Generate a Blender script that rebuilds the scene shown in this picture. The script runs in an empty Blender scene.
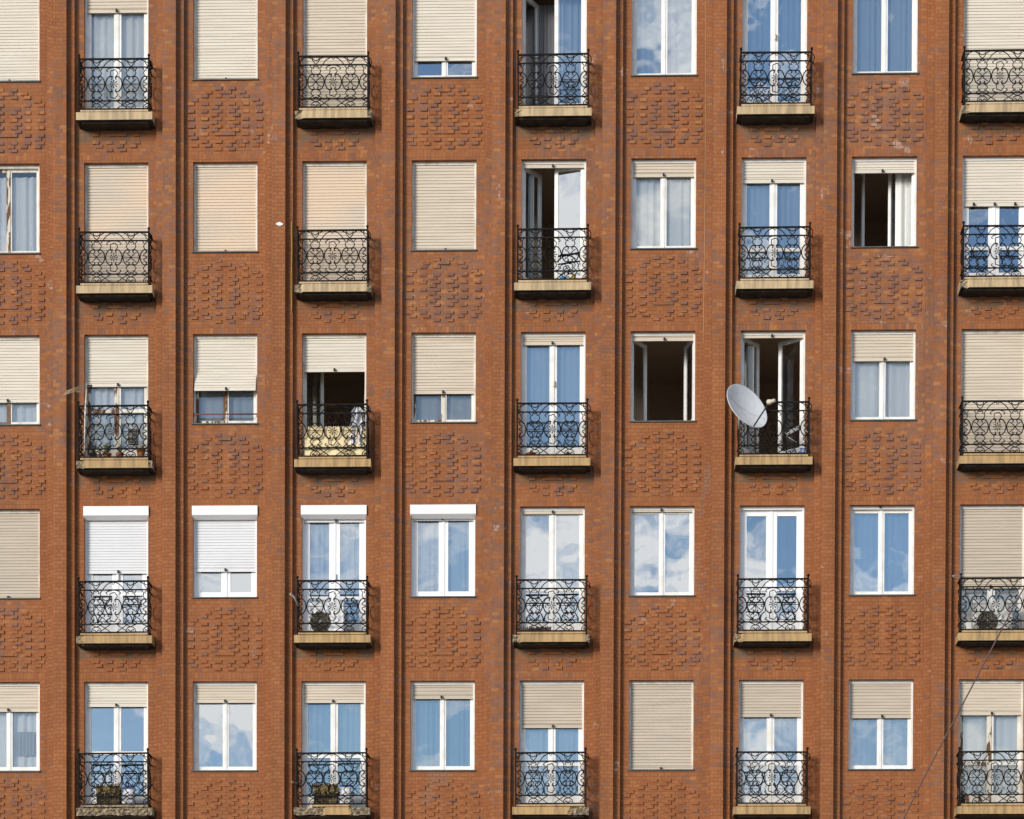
import bpy, math, random
from mathutils import Vector, Matrix
random.seed(7)
R = math.radians
sc = bpy.context.scene
col = sc.collection

# ------------------------------------------------------------------ camera
D = 50.0; FPX = 50 / 0.018; YC = 1350.0; EYE = 1.6
YAW, PITCH, ROLL = -0.0287, -0.0225, -0.0034
cy, sy = math.cos(YAW), math.sin(YAW); cp, sp = math.cos(PITCH), math.sin(PITCH); cr, sr = math.cos(ROLL), math.sin(ROLL)
RM = Matrix(((cy, sy, 0), (-sy, cy, 0), (0, 0, 1))) @ Matrix(((1, 0, 0), (0, cp, -sp), (0, sp, cp))) @ Matrix(((cr, 0, sr), (0, 1, 0), (-sr, 0, cr)))
cam = bpy.data.cameras.new('camera'); co = bpy.data.objects.new('camera', cam); col.objects.link(co); sc.camera = co
rx, ry, rz_ = RM.col[0], RM.col[1], RM.col[2]
m4 = Matrix.Identity(4)
for i in range(3):
    m4[i][0] = rx[i]; m4[i][1] = rz_[i]; m4[i][2] = -ry[i]
m4[0][3], m4[1][3], m4[2][3] = 0, -D, EYE
co.matrix_world = m4
cam.sensor_width = 36; cam.sensor_fit = 'HORIZONTAL'; cam.lens = FPX * 36 / 1024
cam.shift_y = (YC - 409.5) / 1024; cam.clip_end = 5000; cam.clip_start = 0.5

def at(px, py, Y):
    """point of the plane y = Y that the photograph shows at (px, py)"""
    v = RM @ Vector(((px - 512) / FPX, 1, (YC - py) / FPX))
    t = (Y + D) / v.y
    return Vector((v.x * t, Y, EYE + v.z * t))

# ------------------------------------------------------------------ light
SUN = Vector((-0.80, -1.0, 0.40)).normalized()          # towards the sun
el = math.asin(SUN.z); az = math.atan2(SUN.x, SUN.y)
w = bpy.data.worlds.new('World'); sc.world = w; w.use_nodes = True
nt = w.node_tree; nt.nodes.clear()
N = nt.nodes.new; L = nt.links.new
wo = N('ShaderNodeOutputWorld'); bg = N('ShaderNodeBackground'); L(bg.outputs[0], wo.inputs[0])
bg.inputs[1].default_value = 0.15
sky = N('ShaderNodeTexSky'); sky.sky_type = 'NISHITA'; sky.sun_disc = False
sky.sun_elevation = el; sky.sun_rotation = az % (2 * math.pi)
sky.air_density = 1.0; sky.dust_density = 0.3; sky.ozone_density = 3.0; sky.altitude = 200
tc = N('ShaderNodeTexCoord')
n1 = N('ShaderNodeTexNoise'); n1.inputs['Scale'].default_value = 8; n1.inputs['Detail'].default_value = 9; n1.inputs['Roughness'].default_value = 0.58; n1.inputs['Distortion'].default_value = 0.35
mp = N('ShaderNodeMapping'); mp.inputs['Scale'].default_value = (1, 1, 2.0); mp.inputs['Location'].default_value = (8.8, 3.3, 5.0)
L(tc.outputs['Generated'], mp.inputs[0]); L(mp.outputs[0], n1.inputs['Vector'])
rp = N('ShaderNodeValToRGB'); rp.color_ramp.elements[0].position = 0.50; rp.color_ramp.elements[0].color = (0, 0, 0, 1)
rp.color_ramp.elements[1].position = 0.60; rp.color_ramp.elements[1].color = (0.95, 0.95, 0.95, 1)
L(n1.outputs[0], rp.inputs[0])
mx = N('ShaderNodeMixRGB'); mx.inputs[2].default_value = (10.4, 10.2, 10.0, 1)
L(rp.outputs[0], mx.inputs[0]); L(sky.outputs[0], mx.inputs[1]); L(mx.outputs[0], bg.inputs[0])

sl = bpy.data.lights.new('sun', 'SUN'); sl.energy = 3.5; sl.angle = R(19.0); sl.color = (1.0, 0.93, 0.82)
so = bpy.data.objects.new('sun', sl); col.objects.link(so); so.rotation_euler = (-SUN).to_track_quat('-Z', 'Y').to_euler(); so.location = (-20, -40, 45)
sc.view_settings.view_transform = 'Standard'; sc.view_settings.look = 'None'; sc.view_settings.gamma = 1; sc.view_settings.exposure = 0.0
sc.render.engine = 'CYCLES'
sc.cycles.max_bounces = 8; sc.cycles.transparent_max_bounces = 16

# ------------------------------------------------------------------ materials
def principled(name, c, rough=0.7, metal=0.0):
    m = bpy.data.materials.new(name); m.use_nodes = True
    b = m.node_tree.nodes['Principled BSDF']
    b.inputs['Base Color'].default_value = (*c, 1); b.inputs['Roughness'].default_value = rough; b.inputs['Metallic'].default_value = metal
    return m, m.node_tree, b

def mottled(name, c, c2, scale=6, rough=0.7, metal=0.0, lo=0.4, hi=0.65, stretch=(1, 1, 1), detail=6, bump=0.0):
    m, t, b = principled(name, c, rough, metal)
    tc = t.nodes.new('ShaderNodeTexCoord'); mp = t.nodes.new('ShaderNodeMapping'); mp.inputs['Scale'].default_value = stretch
    ge = t.nodes.new('ShaderNodeNewGeometry')
    n = t.nodes.new('ShaderNodeTexNoise'); n.inputs['Scale'].default_value = scale; n.inputs['Detail'].default_value = detail
    r = t.nodes.new('ShaderNodeValToRGB'); r.color_ramp.elements[0].position = lo; r.color_ramp.elements[1].position = hi
    r.color_ramp.elements[0].color = (*c, 1); r.color_ramp.elements[1].color = (*c2, 1)
    t.links.new(ge.outputs['Position'], mp.inputs[0]); t.links.new(mp.outputs[0], n.inputs['Vector']); t.links.new(n.outputs[0], r.inputs[0]); t.links.new(r.outputs[0], b.inputs['Base Color'])
    if bump:
        bm = t.nodes.new('ShaderNodeBump'); bm.inputs['Strength'].default_value = bump; bm.inputs['Distance'].default_value = 0.02
        t.links.new(n.outputs[0], bm.inputs['Height']); t.links.new(bm.outputs[0], b.inputs['Normal'])
    return m

BH = 0.0672; BL = 0.126
def brick_material(name, mode='wall'):
    m, t, b = principled(name, (0.4, 0.13, 0.05), 0.85)
    nn = t.nodes.new; ln = t.links.new
    def M(op, a, b_=None, c_=None):
        n = nn('ShaderNodeMath'); n.operation = op
        for i, v in enumerate((a, b_, c_)):
            if v is None: continue
            if isinstance(v, (int, float)): n.inputs[i].default_value = v
            else: ln(v, n.inputs[i])
        return n.outputs[0]
    def mixc(f, a, c):
        n = nn('ShaderNodeMixRGB')
        for i, v in enumerate((f, a, c)):
            if isinstance(v, tuple): n.inputs[i].default_value = (*v, 1)
            elif isinstance(v, (int, float)): n.inputs[i].default_value = v
            else: ln(v, n.inputs[i])
        return n.outputs[0]
    tc = nn('ShaderNodeTexCoord'); s = nn('ShaderNodeSeparateXYZ'); ln(tc.outputs['Object'], s.inputs[0])
    u = M('SUBTRACT', s.outputs[0], s.outputs[1]); z = s.outputs[2]
    if mode == 'soldier':
        rowf = M('FLOOR', M('DIVIDE', z, 0.136)); uf = M('DIVIDE', u, 0.0672); fz = M('FRACT', M('DIVIDE', z, 0.136))
        mw, mh = 0.11, 0.06
    else:
        rowf = M('FLOOR', M('DIVIDE', z, BH)); fz = M('FRACT', M('DIVIDE', z, BH))
        odd = M('MODULO', rowf, 2)
        uf = M('ADD', M('DIVIDE', u, BL), M('MULTIPLY', odd, 0.5))
        mw, mh = 0.09, 0.16
    colf = M('FLOOR', uf); fu = M('FRACT', uf)
    cv = nn('ShaderNodeCombineXYZ'); ln(colf, cv.inputs[0]); ln(rowf, cv.inputs[1])
    wn = nn('ShaderNodeTexWhiteNoise'); wn.noise_dimensions = '3D'; ln(cv.outputs[0], wn.inputs['Vector'])
    sr_ = nn('ShaderNodeSeparateXYZ'); ln(wn.outputs['Color'], sr_.inputs[0])
    def noise(scale, st=(1, 1, 1), detail=4, off=0, rough=0.5):
        mp = nn('ShaderNodeMapping'); mp.inputs['Scale'].default_value = st; mp.inputs['Location'].default_value = (off, off * .7, off * 1.3)
        n = nn('ShaderNodeTexNoise'); n.inputs['Scale'].default_value = scale; n.inputs['Detail'].default_value = detail; n.inputs['Roughness'].default_value = rough
        ln(tc.outputs['Object'], mp.inputs[0]); ln(mp.outputs[0], n.inputs['Vector']); return n.outputs[0]
    def ramp(v, lo, hi):
        n = nn('ShaderNodeMapRange'); n.inputs[1].default_value = lo; n.inputs[2].default_value = hi; ln(v, n.inputs[0]); return n.outputs[0]
    # fired clay, brick by brick
    cA = mixc(sr_.outputs[0], (0.256, 0.083, 0.025), (0.304, 0.112, 0.037))
    # patches where purple-grey and ochre bricks outnumber the orange ones, more on the upper storeys
    hgt = ramp(z, 12.0, 25.0)
    east = ramp(s.outputs[0], -6.0, 9.0)
    patch = M('ADD', noise(0.75, (1, 1, .45), 4, 3.1), M('MULTIPLY', hgt, 0.15))
    prob = ramp(patch, 0.50, 0.80)
    if mode == 'raised': prob = M('ADD', M('MULTIPLY', prob, 1.0), M('ADD', M('MULTIPLY', hgt, 0.65), 0.15))
    pick = M('LESS_THAN', sr_.outputs[1], M('MULTIPLY', prob, 0.72))
    cB = mixc(sr_.outputs[2], (0.145, 0.076, 0.062), (0.22, 0.105, 0.070))
    c = mixc(M('MULTIPLY', pick, 0.80 if mode == 'raised' else 0.62), cA, cB)
    pick2 = M('GREATER_THAN', sr_.outputs[1], M('SUBTRACT', 1.03, M('MULTIPLY', prob, 0.18)))
    c = mixc(M('MULTIPLY', pick2, 0.6), c, (0.37, 0.16, 0.055))
    # a few patched spots with pale lime
    lime = ramp(M('ADD', noise(2.3, (1, 1, 1), 5, 9.2, .6), M('MULTIPLY', M('MULTIPLY', hgt, east), 0.06)), 0.68, 0.71)
    c = mixc(M('MULTIPLY', lime, M('MULTIPLY', sr_.outputs[2], 0.95)), c, (0.44, 0.29, 0.23))
    lime2 = ramp(noise(1.3, (1, 1, .7), 3, 4.7), 0.68, 0.72)
    c = mixc(M('MULTIPLY', lime2, 0.4), c, (0.24, 0.16, 0.12))
    # mortar
    mort = M('MAXIMUM', M('LESS_THAN', fz, mh), M('LESS_THAN', fu, mw))
    mcol = mixc(prob, (0.185, 0.066, 0.024), (0.25, 0.14, 0.075)) if mode != 'soldier' else (0.20, 0.070, 0.028)
    c = mixc(M('MULTIPLY', mort, 0.0 if mode == 'raised' else 0.75), c, mcol)
    # worn streaks that run down the face, and fine grain
    st = noise(3.0, (1.6, 1, 0.16), 5, 1.0)
    hs = nn('ShaderNodeHueSaturation'); ln(c, hs.inputs['Color'])
    ln(M('ADD', M('MULTIPLY', st, 0.62), M('ADD', M('MULTIPLY', noise(60, (1, 1, 1), 3), 0.35), 0.52)), hs.inputs['Value'])
    hs.inputs['Saturation'].default_value = 1.0
    c = hs.outputs[0]
    # dark rain streaks, long and narrow, where water has run down the bricks
    rs = M('MULTIPLY', ramp(noise(2.2, (3.2, 1, .13), 4, 7.7), 0.58, 0.74), ramp(noise(.9, (1, 1, 1), 3, 5.5), 0.42, 0.6))
    c = mixc(M('MULTIPLY', rs, 0.38), c, (0.11, 0.055, 0.03))
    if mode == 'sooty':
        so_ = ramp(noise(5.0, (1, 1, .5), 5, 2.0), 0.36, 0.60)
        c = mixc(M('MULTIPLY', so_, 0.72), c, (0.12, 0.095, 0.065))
    ln(c, b.inputs['Base Color'])
    bp = nn('ShaderNodeBump'); bp.inputs['Strength'].default_value = 0.55; bp.inputs['Distance'].default_value = 0.01
    ln(M('ADD', M('MULTIPLY', mort, -1), M('ADD', noise(25, (1, 1, 1), 4), M('MULTIPLY', sr_.outputs[2], .8))), bp.inputs['Height']); ln(bp.outputs[0], b.inputs['Normal'])
    return m

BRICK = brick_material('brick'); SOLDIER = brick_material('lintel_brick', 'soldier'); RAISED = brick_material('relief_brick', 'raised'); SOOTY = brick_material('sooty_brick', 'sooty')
IRON = mottled('wrought_iron', (0.006, 0.007, 0.008), (0.020, 0.014, 0.011), 9, 0.8, 0.0)
WHITE = mottled('white_paint', (0.80, 0.80, 0.80), (0.70, 0.69, 0.66), 5, 0.45)
OLDWHITE = mottled('old_white_paint', (0.74, 0.72, 0.67), (0.50, 0.45, 0.38), 7, 0.6, lo=.45, hi=.72, stretch=(1, 1, .5))
PVC = mottled('white_plastic_frame', (0.86, 0.87, 0.89), (0.83, 0.84, 0.86), 3, 0.3)
ROTTEN = mottled('peeling_paint', (0.62, 0.58, 0.5), (0.13, 0.06, 0.025), 9, 0.8, lo=.47, hi=.52, stretch=(1.5, 1, .35))
BROWN = mottled('brown_wood', (0.12, 0.055, 0.03), (0.2, 0.1, 0.06), 8, 0.6)
METAL = mottled('galvanised_metal', (0.42, 0.43, 0.44), (0.3, 0.3, 0.3), 6, 0.45, 0.5)
DARKMETAL = mottled('dark_sill_metal', (0.07, 0.085, 0.09), (0.12, 0.11, 0.1), 5, 0.5, 0.2)
SHUT = {'beige': mottled('beige_slats', (0.62, 0.54, 0.44), (0.52, 0.45, 0.365), 9.0, 0.6, stretch=(.12, 1, 1.6), lo=.36, hi=.7),
        'cream': mottled('cream_slats', (0.66, 0.52, 0.39), (0.56, 0.485, 0.40), 1.3, 0.6, stretch=(.5, 1, 1)),
        'pale': mottled('pale_slats', (0.68, 0.63, 0.55), (0.60, 0.545, 0.465), 9.0, 0.6, stretch=(.12, 1, 1.6), lo=.36, hi=.7),
        'tan': mottled('tan_slats', (0.52, 0.45, 0.365), (0.44, 0.38, 0.31), 9.0, 0.65, stretch=(.12, 1, 1.6), lo=.36, hi=.7),
        'white': mottled('white_slats', (0.70, 0.71, 0.74), (0.67, 0.68, 0.71), 2.0, 0.45)}
IRON.node_tree.nodes['Principled BSDF'].inputs['Specular IOR Level'].default_value = 0.15
BLACK = principled('black_rubber', (0.02, 0.015, 0.015), 0.7)[0]
STONE = mottled('ochre_slab_paint', (0.46, 0.30, 0.135), (0.25, 0.165, 0.085), 7, 0.8, lo=.40, hi=.68, stretch=(2.2, 1, .22), bump=.2)
CRUMBLE = mottled('crumbled_concrete', (0.34, 0.26, 0.16), (0.11, 0.095, 0.07), 16, 0.95, lo=.4, hi=.62, bump=.8)
STONE_PALE = mottled('pale_slab_paint', (0.52, 0.385, 0.225), (0.31, 0.23, 0.14), 7, 0.8, lo=.40, hi=.66, stretch=(2.2, 1, .22), bump=.2)
SOOT_GAPSHADE = mottled('soot_and_gap_shade', (0.055, 0.045, 0.035), (0.02, 0.018, 0.015), 8, 0.95)  # soot of the slab undersides, also painted shade for the gap strip above
ROOM = principled('room_plaster', (0.58, 0.48, 0.39), 0.9)[0]
BLIND = mottled('grey_blind', (0.20, 0.20, 0.22), (0.14, 0.14, 0.16), 30, 0.8, stretch=(1, 1, .05))
def cloth(name, c, trans=0.12):
    m, t, b = principled(name, c, 0.9)
    out = t.nodes['Material Output']; tr = t.nodes.new('ShaderNodeBsdfTranslucent'); tr.inputs[0].default_value = (*c, 1)
    mi = t.nodes.new('ShaderNodeMixShader'); mi.inputs[0].default_value = trans
    t.links.new(b.outputs[0], mi.inputs[1]); t.links.new(tr.outputs[0], mi.inputs[2]); t.links.new(mi.outputs[0], out.inputs[0])
    return m
CURT = {'w': cloth('white_net_curtain', (0.86, 0.86, 0.85)), 'b': cloth('pale_blue_curtain', (0.50, 0.58, 0.67)), 'g': cloth('grey_curtain', (0.40, 0.42, 0.42)),
        't': cloth('teal_curtain', (0.28, 0.42, 0.50)), 'd': cloth('dark_curtain', (0.10, 0.13, 0.18))}
def glass(name, fac, tint):
    m = bpy.data.materials.new(name); m.use_nodes = True; t = m.node_tree; t.nodes.clear()
    o = t.nodes.new('ShaderNodeOutputMaterial'); mi = t.nodes.new('ShaderNodeMixShader'); g = t.nodes.new('ShaderNodeBsdfGlossy'); tr = t.nodes.new('ShaderNodeBsdfTransparent')
    g.inputs['Roughness'].default_value = 0.0; g.inputs['Color'].default_value = (0.93, 0.97, 1, 1); tr.inputs[0].default_value = (*tint, 1)
    n = t.nodes.new('ShaderNodeTexNoise'); n.inputs['Scale'].default_value = 2.2; n.inputs['Detail'].default_value = 1
    ge = t.nodes.new('ShaderNodeNewGeometry'); t.links.new(ge.outputs['Position'], n.inputs['Vector'])
    bp = t.nodes.new('ShaderNodeBump'); bp.inputs['Strength'].default_value = 0.035; bp.inputs['Distance'].default_value = 0.05
    t.links.new(n.outputs[0], bp.inputs['Height']); t.links.new(bp.outputs[0], g.inputs['Normal'])
    fr = t.nodes.new('ShaderNodeFresnel'); fr.inputs[0].default_value = 1.5
    ad = t.nodes.new('ShaderNodeMath'); ad.operation = 'ADD'; ad.use_clamp = True; ad.inputs[1].default_value = fac
    t.links.new(fr.outputs[0], ad.inputs[0]); t.links.new(ad.outputs[0], mi.inputs[0])
    t.links.new(tr.outputs[0], mi.inputs[1]); t.links.new(g.outputs[0], mi.inputs[2]); t.links.new(mi.outputs[0], o.inputs[0])
    return m
GLASS = glass('window_glass', 0.34, (0.86, 0.90, 0.92)); GLASS2 = glass('coated_window_glass', 0.44, (0.80, 0.88, 0.92)); GLASSW = glass('thin_window_glass', 0.15, (0.93, 0.95, 0.96)); GLASS0 = glass('clear_window_glass', 0.10, (0.92, 0.94, 0.94))

# ------------------------------------------------------------------ mesh helpers
class MB:
    def __init__(s): s.v = []; s.f = []; s.mi = []; s.sm = []
    def quad(s, a, b, c, d, mi=0, sm=False):
        n = len(s.v); s.v += [tuple(a), tuple(b), tuple(c), tuple(d)]; s.f.append((n, n + 1, n + 2, n + 3)); s.mi.append(mi); s.sm.append(sm)
    def box(s, x0, x1, y0, y1, z0, z1, mi=0, bev=0.0, back=True):
        if bev:
            b = bev   # chamfered front edges
            n = len(s.v)
            s.v += [(x0 + b, y0, z0 + b), (x1 - b, y0, z0 + b), (x1 - b, y0, z1 - b), (x0 + b, y0, z1 - b), (x0, y0 + b, z0), (x1, y0 + b, z0), (x1, y0 + b, z1), (x0, y0 + b, z1), (x0, y1, z0), (x1, y1, z0), (x1, y1, z1), (x0, y1, z1)]
            F = [(0, 1, 2, 3), (0, 4, 5, 1), (1, 5, 6, 2), (2, 6, 7, 3), (3, 7, 4, 0), (4, 8, 9, 5), (5, 9, 10, 6), (6, 10, 11, 7), (7, 11, 8, 4), (8, 11, 10, 9)]
        else:
            n = len(s.v)
            s.v += [(x0, y0, z0), (x1, y0, z0), (x1, y0, z1), (x0, y0, z1), (x0, y1, z0), (x1, y1, z0), (x1, y1, z1), (x0, y1, z1)]
            F = [(0, 1, 2, 3), (0, 4, 5, 1), (1, 5, 6, 2), (2, 6, 7, 3), (3, 7, 4, 0), (4, 7, 6, 5)]
            if not back: F = F[:-1]
        for q in F: s.f.append(tuple(n + i for i in q)); s.mi.append(mi); s.sm.append(False)
    def tube(s, pts, r, sides=6, mi=0, cap=True, closed=False):
        pts = [Vector(p) for p in pts]; n0 = len(s.v); k = len(pts)
        rr = r if isinstance(r, (list, tuple)) else [r] * k
        up = None
        for i, p in enumerate(pts):
            if closed: d = pts[(i + 1) % k] - pts[i - 1]
            else: d = pts[min(i + 1, k - 1)] - pts[max(i - 1, 0)]
            d.normalize()
            if up is None:
                a = Vector((0, 0, 1)) if abs(d.z) < 0.9 else Vector((0, 1, 0)); 
                if abs(d.y) < 0.5: a = Vector((0, 1, 0))
                up = a
            s1 = d.cross(up); s1.normalize(); s2 = s1.cross(d); s2.normalize(); up = s2
            for j in range(sides):
                t = 2 * math.pi * j / sides
                s.v.append(tuple(p + (s1 * math.cos(t) + s2 * math.sin(t)) * rr[i]))
        for i in range(k if closed else k - 1):
            a = n0 + i * sides; b = n0 + ((i + 1) % k) * sides
            for j in range(sides):
                j2 = (j + 1) % sides
                s.f.append((a + j, a + j2, b + j2, b + j)); s.mi.append(mi); s.sm.append(True)
        if cap and not closed:
            s.f.append(tuple(n0 + j for j in range(sides))[::-1]); s.mi.append(mi); s.sm.append(False)
            s.f.append(tuple(n0 + (k - 1) * sides + j for j in range(sides))); s.mi.append(mi); s.sm.append(False)
    def lathe(s, prof, c, axis=Vector((0, 0, 1)), seg=16, mi=0):
        """prof: (radius, height) pairs along axis from point c"""
        axis = Vector(axis).normalized(); a = Vector((0, 1, 0)) if abs(axis.y) < 0.9 else Vector((1, 0, 0))
        e1 = axis.cross(a).normalized(); e2 = axis.cross(e1).normalized(); c = Vector(c); n0 = len(s.v)
        for r_, h in prof:
            for j in range(seg):
                t = 2 * math.pi * j / seg; s.v.append(tuple(c + axis * h + (e1 * math.cos(t) + e2 * math.sin(t)) * r_))
        for i in range(len(prof) - 1):
            for j in range(seg):
                j2 = (j + 1) % seg; a_ = n0 + i * seg; b_ = a_ + seg
                s.f.append((a_ + j, b_ + j, b_ + j2, a_ + j2)); s.mi.append(mi); s.sm.append(True)
    def build(s, name, mats, parent=None, loc=None, rot=None):
        me = bpy.data.meshes.new(name); me.from_pydata(s.v, [], s.f)
        if not isinstance(mats, (list, tuple)): mats = [mats]
        for m in mats: me.materials.append(m)
        me.polygons.foreach_set('material_index', s.mi); me.polygons.foreach_set('use_smooth', s.sm); me.update()
        o = bpy.data.objects.new(name, me); col.objects.link(o)
        if parent: o.parent = parent
        if loc is not None: o.location = loc
        if rot is not None: o.rotation_euler = rot
        return o

def catmull(P, n=5):
    P = [Vector(p) for p in P]; out = []
    Q = [P[0] * 2 - P[1]] + P + [P[-1] * 2 - P[-2]]
    for i in range(1, len(Q) - 2):
        for k in range(n):
            t = k / n; a, b, c, d = Q[i - 1], Q[i], Q[i + 1], Q[i + 2]
            out.append(0.5 * ((2 * b) + (c - a) * t + (2 * a - 5 * b + 4 * c - d) * t * t + (3 * b - a - 3 * c + d) * t ** 3))
    out.append(P[-1]); return out

def tag(o, label=None, cat=None, group=None, kind=None):
    if label: o['label'] = label
    if cat: o['category'] = cat
    if group: o['group'] = group
    if kind: o['kind'] = kind
    return o
def empty(name, loc, label, cat, group=None, rot=None):
    o = bpy.data.objects.new(name, None); col.objects.link(o); o.location = loc; o.empty_display_size = .2
    if rot is not None: o.rotation_euler = rot
    return tag(o, label, cat, group)

# ------------------------------------------------------------------ setting: ground, road, pavement
m = MB(); m.quad((-600, -700, 0), (600, -700, 0), (600, 700, 0), (-600, 700, 0))
tag(m.build('ground', mottled('dusty_ground', (0.20, 0.19, 0.16), (0.28, 0.25, 0.2), .4, .95)), kind='structure')
m = MB(); m.quad((-300, -47, 0.004), (300, -47, 0.004), (300, -5.5, 0.004), (-300, -5.5, 0.004))
tag(m.build('road', mottled('asphalt', (0.05, 0.05, 0.05), (0.075, 0.073, 0.07), 2, .9)), kind='structure')
m = MB(); m.box(-300, 300, -5.0, -0.0, -0.2, 0.13); m.box(-300, 300, -5.5, -5.003, -0.2, 0.14)
tag(m.build('pavement', mottled('paving', (0.30, 0.29, 0.27), (0.36, 0.35, 0.32), 1.5, .9)), kind='structure')
m = MB(); m.box(-300, 300, -52, -47, -0.2, 0.13)
tag(m.build('pavement', bpy.data.materials['paving']), kind='structure')

# ------------------------------------------------------------------ the building
PX0, PITCHX, OW = -10.56, 1.9598, 1.154
ZT = {1: 24.778, 2: 21.723, 3: 18.668, 4: 15.569, 5: 12.473}
WH, DH = 1.60, 2.27
TOP = 29.2
def cx(c): return PX0 + PITCHX * c
def is_door(c): return c % 2 == 1
COLS = range(-1, 11)
B = empty('apartment_building', (0, 0, 0), 'rust red brick apartment block with rows of shuttered windows and iron balconies', 'building')

holes = []
for c in COLS:
    for r in ZT:
        h = DH if is_door(c) else WH
        holes.append((cx(c) - OW / 2, cx(c) + OW / 2, ZT[r] - h, ZT[r]))
XL, XR = cx(-1) - 0.98, cx(10) + 0.98
xs = sorted({XL, XR} | {round(v, 5) for c in COLS for v in (cx(c) - OW / 2, cx(c) + OW / 2, cx(c) - .69, cx(c) + .69)})
m = MB()
for i in range(len(xs) - 1):
    a, b = xs[i], xs[i + 1]; xm = (a + b) / 2
    c = round((xm - PX0) / PITCHX); door = is_door(c); inner = abs(xm - cx(c)) < .69
    zs = {0.13, TOP}
    for r in ZT:
        zs |= {ZT[r], ZT[r] + .136, ZT[r] - (DH if door else WH)}
        if door: zs |= {ZT[r] - 2.46, ZT[r] - 2.70}
        else: zs |= {ZT[r] - WH - .136}
    zs = sorted(zs)
    for k in range(len(zs) - 1):
        z0, z1 = zs[k], zs[k + 1]; zm = (z0 + z1) / 2
        if any(h[0] < xm < h[1] and h[2] < zm < h[3] for h in holes): continue
        mi = 0
        if inner:
            for r in ZT:
                if ZT[r] < zm < ZT[r] + .136: mi = 1
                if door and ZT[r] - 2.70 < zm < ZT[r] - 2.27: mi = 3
        m.quad((a, 0, z0), (b, 0, z0), (b, 0, z1), (a, 0, z1), mi)
for (x0, x1, z0, z1) in holes:
    y = 0.32
    m.quad((x0, 0, z0), (x0, 0, z1), (x0, y, z1), (x0, y, z0)); m.quad((x1, 0, z0), (x1, y, z0), (x1, y, z1), (x1, 0, z1))
    m.quad((x0, 0, z1), (x1, 0, z1), (x1, y, z1), (x0, y, z1)); m.quad((x0, 0, z0), (x0, y, z0), (x1, y, z0), (x1, 0, z0))
U = 0.061
REL = {0: (2,), 2: (2, 6), 3: (9,), 4: (2, 6, 10), 5: (3,), 6: (2, 6, 10), 7: (3.2,), 8: (2, 6, 10), 9: (3.2,), 10: (2, 6, 10), 11: (3.2,), 12: (2, 6, 10), 13: (9,), 14: (2, 6, 10), 15: (9, 5), 16: (2,), 1: (5,)}
def relief(c, ztop, rows, lim):
    for k in rows:
        z = ztop - k * BH
        spots = [(s * n * U, .118) for n in REL[k] if n <= lim for s in (-1, 1)]
        if k in (1, 12): spots.append((0, .225))
        if k == 15: spots.append((.07, .11))
        for dx, wd in spots:
            if random.random() < .012: continue
            j = random.uniform(-.004, .004); wd *= random.uniform(.90, 1.02)
            m.box(cx(c) + dx - wd / 2 + j, cx(c) + dx + wd / 2 + j, -.018 + random.uniform(-.006, .005), .01, z - .031, z + .027, 2, back=False)
for c in COLS:
    for r in list(ZT) + [6]:
        zt = ZT[r] if r in ZT else ZT[5] - 3.08
        zlast = zt + .22 + 16 * BH
        if is_door(c): relief(c, zlast, range(10, 17), 7)
        else: relief(c, zlast, range(0, 17), 10)
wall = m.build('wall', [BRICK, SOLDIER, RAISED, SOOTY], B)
# stepped pilasters between the window columns: two brick tiers each
for c in range(-2, 11):
    xc = cx(c) + PITCHX / 2
    m = MB(); m.box(xc - .243, xc + .243, -.09, .02, .13, TOP - .4, back=False); m.box(xc - .119, xc + .119, -.20, -.085, .13, TOP - .4, back=False)
    o = m.build('pilaster', BRICK, B)
m = MB(); m.box(XL - .3, XR + .3, -.30, .3, TOP - .4, TOP, bev=.03); m.box(XL - .35, XR + .35, -.42, .3, TOP, TOP + .14, bev=.03)
m.build('cornice', STONE, B)
m = MB()
m.box(XL, XR, .40, 12, .13, TOP); m.box(XL - .3, XR + .3, .305, 12.2, TOP + .003, TOP + .12)
for q in list(range(1)): pass
m.f.pop(0); m.mi.pop(0); m.sm.pop(0)
m.build('rear_wall', BRICK, B)
# a room behind every opening
m = MB()
for c in COLS:
    for r in ZT:
        a, b = cx(c) - .95, cx(c) + .95; z0, z1 = ZT[r] - DH - .004, ZT[r] + .42; y0, y1 = .325, 4.2
        x0, x1 = cx(c) - OW / 2, cx(c) + OW / 2; zz = ZT[r] - (DH if is_door(c) else WH)
        m.quad((a, y0, z0), (a, y1, z0), (a, y1, z1), (a, y0, z1)); m.quad((b, y0, z0), (b, y0, z1), (b, y1, z1), (b, y1, z0))
        m.quad((a, y0, z1), (a, y1, z1), (b, y1, z1), (b, y0, z1)); m.quad((a, y0, z0), (b, y0, z0), (b, y1, z0), (a, y1, z0)); m.quad((a, y1, z0), (b, y1, z0), (b, y1, z1), (a, y1, z1))
        for q in ((a, x0, z0, z1), (x1, b, z0, z1), (x0, x1, ZT[r], z1), (x0, x1, z0, zz)):
            if q[3] > q[2] + .01: m.quad((q[0], y0, q[2]), (q[1], y0, q[2]), (q[1], y0, q[3]), (q[0], y0, q[3]))
m.build('interior_wall', ROOM, B)

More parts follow.
